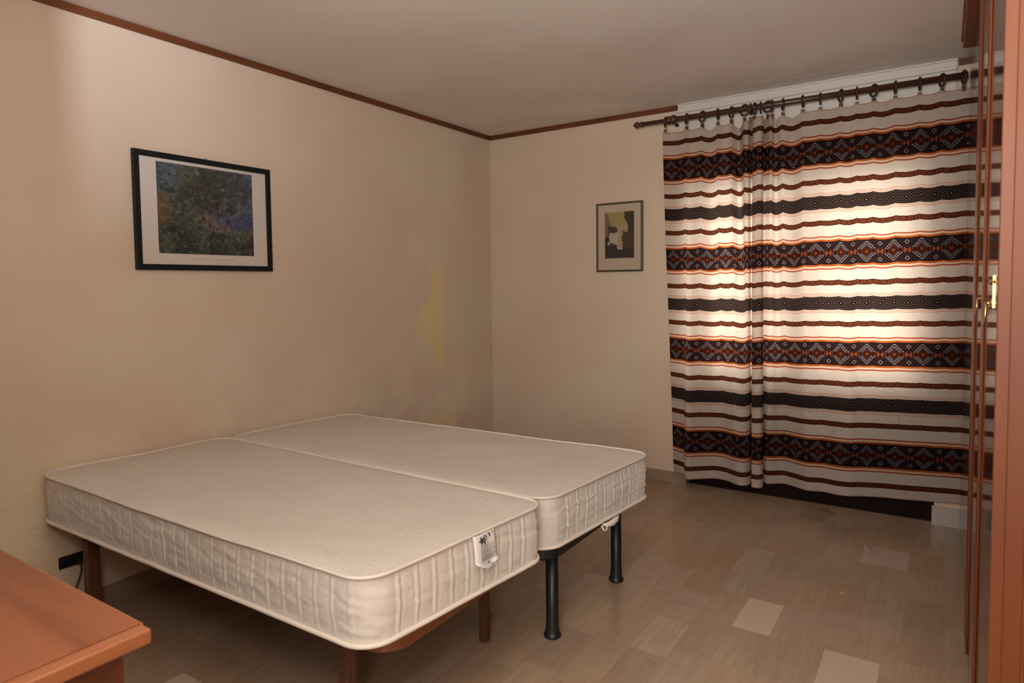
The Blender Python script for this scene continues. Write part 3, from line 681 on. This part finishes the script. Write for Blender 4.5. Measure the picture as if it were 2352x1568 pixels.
def slats(root, x0, x1, y0, y1, z, mat):
    n = 13
    for k in range(n):
        bm = NB(); xc = x0+0.08+(x1-x0-0.16)*k/(n-1); prev = None
        for j in range(12):
            ya, yb = y0+(y1-y0)*j/12, y0+(y1-y0)*(j+1)/12
            box(bm, (xc-0.03, ya, z+0.012*sin(pi*j/12)), (xc+0.03, yb+0.001, z+0.008+0.012*sin(pi*(j+0.5)/12)))
        part('slat', bm, mat, root)
bb = thing('bed_base', 'brown wooden slatted bed base on square legs under the near mattress', 'bed base', (0.95, -2.82, 0))
part('side_frame', rail_loop(0.045, 1.895, -3.235, -2.44, 0.10, 0.372, 0.428, 0.025), 'bedwood', bb, bevel=0.004)
slats(bb, 0.05, 1.86, -3.215, -2.46, 0.429, 'slat')
for lx, ly, lw, name in ((1.688, -3.205, 0.040, 0), (1.675, -2.462, 0.034, 0), (0.145, -3.205, 0.050, 1), (0.145, -2.462, 0.040, 0)):
    if lx < 1: ly2, lx = (ly-0.045 if ly < -3 else ly), lx
    else: ly2 = ly
    bm = NB(); box(bm, (lx-lw/2, ly2-lw/2, 0), (lx+lw/2, ly2+lw/2, 0.372)); part('leg', bm, 'bedleg', bb, bevel=0.004)
for bxx in (((1.66, -3.205, 0.330), (1.70, -2.46, 0.372)), ((0.12, -3.205, 0.33), (0.16, -2.46, 0.372))): part('crossbar', boxes(bxx), 'bedleg', bb, bevel=0.003)
bk = thing('bed_base', 'black metal bed base on round legs with flared feet under the far mattress', 'bed base', (0.95, -1.97, 0))
part('side_frame', rail_loop(0.05, 1.945, -2.385, -1.575, 0.085, 0.358, 0.400, 0.03), 'black', bk, bevel=0.004)
slats(bk, 0.05, 1.90, -2.36, -1.60, 0.402, 'slat')
for lx, ly in ((1.892, -2.284), (1.902, -1.675), (0.16, -2.284), (0.16, -1.675)):
    bm = NB(); lathe_z(bm, [(0, 0.031), (0.006, 0.036), (0.012, 0.0365), (0.016, 0.033), (0.030, 0.0285), (0.07, 0.0265), (0.075, 0.0255), (0.358, 0.0255)], lx, ly); part('leg', bm, 'black', bk, smooth=True)
for bxx in (((0.14, -2.284, 0.33), (0.18, -1.675, 0.358)), ((1.86, -2.36, 0.345), (1.90, -1.60, 0.3585))): part('crossbar', boxes(bxx), 'black', bk, bevel=0.003)

# ------------------------------------------------------------------ chest of drawers (near left)
CT = 0.78
ch = thing('chest_of_drawers', 'reddish cherry wood chest with an overhanging moulded top, cut off at lower left', 'chest of drawers', (1.3, -4.18, 0))
part('top', boxes(((0.60, YN+0.01, CT-0.026), (1.876, -3.911, CT))), 'chest_top', ch, bevel=0.002)
bm = NB(); box(bm, (1.8785, YN+0.01, CT-0.032), (1.915, -3.909, CT-0.001)); part('edge_moulding', bm, 'chest_edge', ch, bevel=0.005, seg=3)
part('edge_groove', boxes(((1.8755, YN+0.012, CT-0.024), (1.879, -3.912, CT-0.004))), 'chest_side', ch)
part('body', boxes(((0.63, YN+0.02, 0.06), (1.868, -3.942, CT-0.026))), 'chest_side', ch, bevel=0.002)
part('plinth', boxes(((0.65, YN+0.03, 0), (1.85, -3.96, 0.06))), 'chest_side', ch)
part('front_lip', boxes(((0.60, -3.9115, CT-0.040), (1.876, -3.905, CT-0.003))), 'chest_edge', ch, bevel=0.002)
for k, z0 in enumerate((0.09, 0.31, 0.53)):
    d = part('drawer', boxes(((0.68, -3.941, z0), (1.82, -3.928, z0+0.20))), 'chest_side', ch, bevel=0.003)
    for hx in (0.95, 1.55):
        bm = NB(); tube(bm, [(hx, -3.928, z0+0.10), (hx, -3.918, z0+0.10), (hx, -3.912, z0+0.10)], [0.006, 0.012, 0.009], 12); obj('knob', shift(bm, ch.location), 'brass', d, smooth=True)

# ------------------------------------------------------------------ wardrobe (right)
WX = 3.312; SX = 3.306; WY0, WY1 = -0.17, -3.00; WT = 2.60
wd = thing('wardrobe', 'tall glossy reddish wood wardrobe with ring pulls filling the right side', 'wardrobe', (3.62, -1.55, 0))
part('carcass', boxes(((WX+0.022, WY1+0.02, 0.07), (XR-0.02, WY0, WT))), 'ward_side', wd)
part('plinth', boxes(((WX+0.035, WY1+0.02, 0), (XR-0.02, WY0, 0.07))), 'ward_door', wd)
part('cornice', boxes(((3.272, -3.02, WT), (XR-0.02, -0.54, WT+0.035)), ((3.264, -3.03, WT+0.035), (XR-0.02, -0.53, WT+0.06)), ((WX+0.02, -0.54, WT), (XR-0.02, WY0, WT+0.02))), 'ward_stile', wd, bevel=0.006)
doors = [(-0.17, -0.96), (-0.964, -1.765), (-1.770, -2.350), (-2.355, -2.995)]
for i, (ya, yb) in enumerate(doors):
    d = part('door', boxes(((WX, yb, 0.085), (WX+0.021, ya, WT-0.006))), 'ward_door', wd, bevel=0.001)
    if i == 1:
        o = obj('stile', shift(boxes(((SX, -1.76, 0.10), (WX, -1.59, WT-0.01))), wd.location), 'ward_stile', d, bevel=0.003)
    if i == 2:
        o = obj('stile', shift(boxes(((SX, -2.349, 0.02), (WX, -2.275, WT-0.01))), wd.location), 'ward_stile', d, bevel=0.003)
part('end_panel', boxes(((WX-0.004, WY1-0.004, 0.0), (XR-0.02, WY1+0.02, WT))), 'ward_side', wd, bevel=0.002)
part('end_panel_moulding', boxes(((WX-0.010, WY1-0.010, 0.0), (WX+0.012, WY1-0.003, WT)), ((WX+0.041, WY1-0.007, 0.0), (WX+0.048, WY1-0.003, WT))), 'ward_side', wd, bevel=0.0025)
def ring_pull(y, z, r, par):
    bm = NB(); tube(bm, [(WX, y, z), (WX-0.003, y, z), (WX-0.004, y, z)], [0.013, 0.013, 0.009], 16)
    tube(bm, [(WX-0.003, y, z), (WX-0.012, y, z)], 0.004, 8)
    tube(bm, [(WX-0.012-0.002*(1-cos(t)), y+r*0.8*sin(t), z-r+r*cos(t)) for t in [k*2*pi/24 for k in range(24)]], 0.0030, 8, True)
    obj('ring_pull', shift(bm, wd.location), 'brass', par, smooth=True)['label'] = 'brass ring pull'
dd = [o for o in wd.children if o.name.startswith('door')]
ring_pull(-2.19, 1.395, 0.024, dd[2]); ring_pull(-2.66, 1.395, 0.026, dd[3])
bm = NB(); tube(bm, [(WX, -2.70, 1.445), (WX-0.004, -2.70, 1.445), (WX-0.009, -2.70, 1.445)], [0.010, 0.007, 0.008], 12); box(bm, (WX-0.0025, -2.708, 1.385), (WX, -2.692, 1.46))
obj('key_plate', shift(bm, wd.location), 'brass', dd[3], smooth=False)['label'] = 'brass key plate'

# ------------------------------------------------------------------ socket and cord
so = thing('power_socket', 'black wall socket low on the left wall beside the bed leg', 'socket', (0.0, -3.27, 0.255))
part('cover_plate', boxes(((0, -3.322, 0.229), (0.010, -3.205, 0.281))), 'blackplastic', so, bevel=0.003)
part('plug', boxes(((0.010, -3.262, 0.235), (0.032, -3.222, 0.272))), 'blackplastic', so, bevel=0.005)
bm = NB(); cp = catmull([(0.030, -3.245, 0.240), (0.050, -3.255, 0.205), (0.055, -3.29, 0.12), (0.05, -3.33, 0.04), (0.06, -3.40, 0.006), (0.10, -3.60, 0.005)], 8)
tube(bm, cp, 0.0032, 8); part('power_cord', bm, 'blackplastic', so, smooth=True)
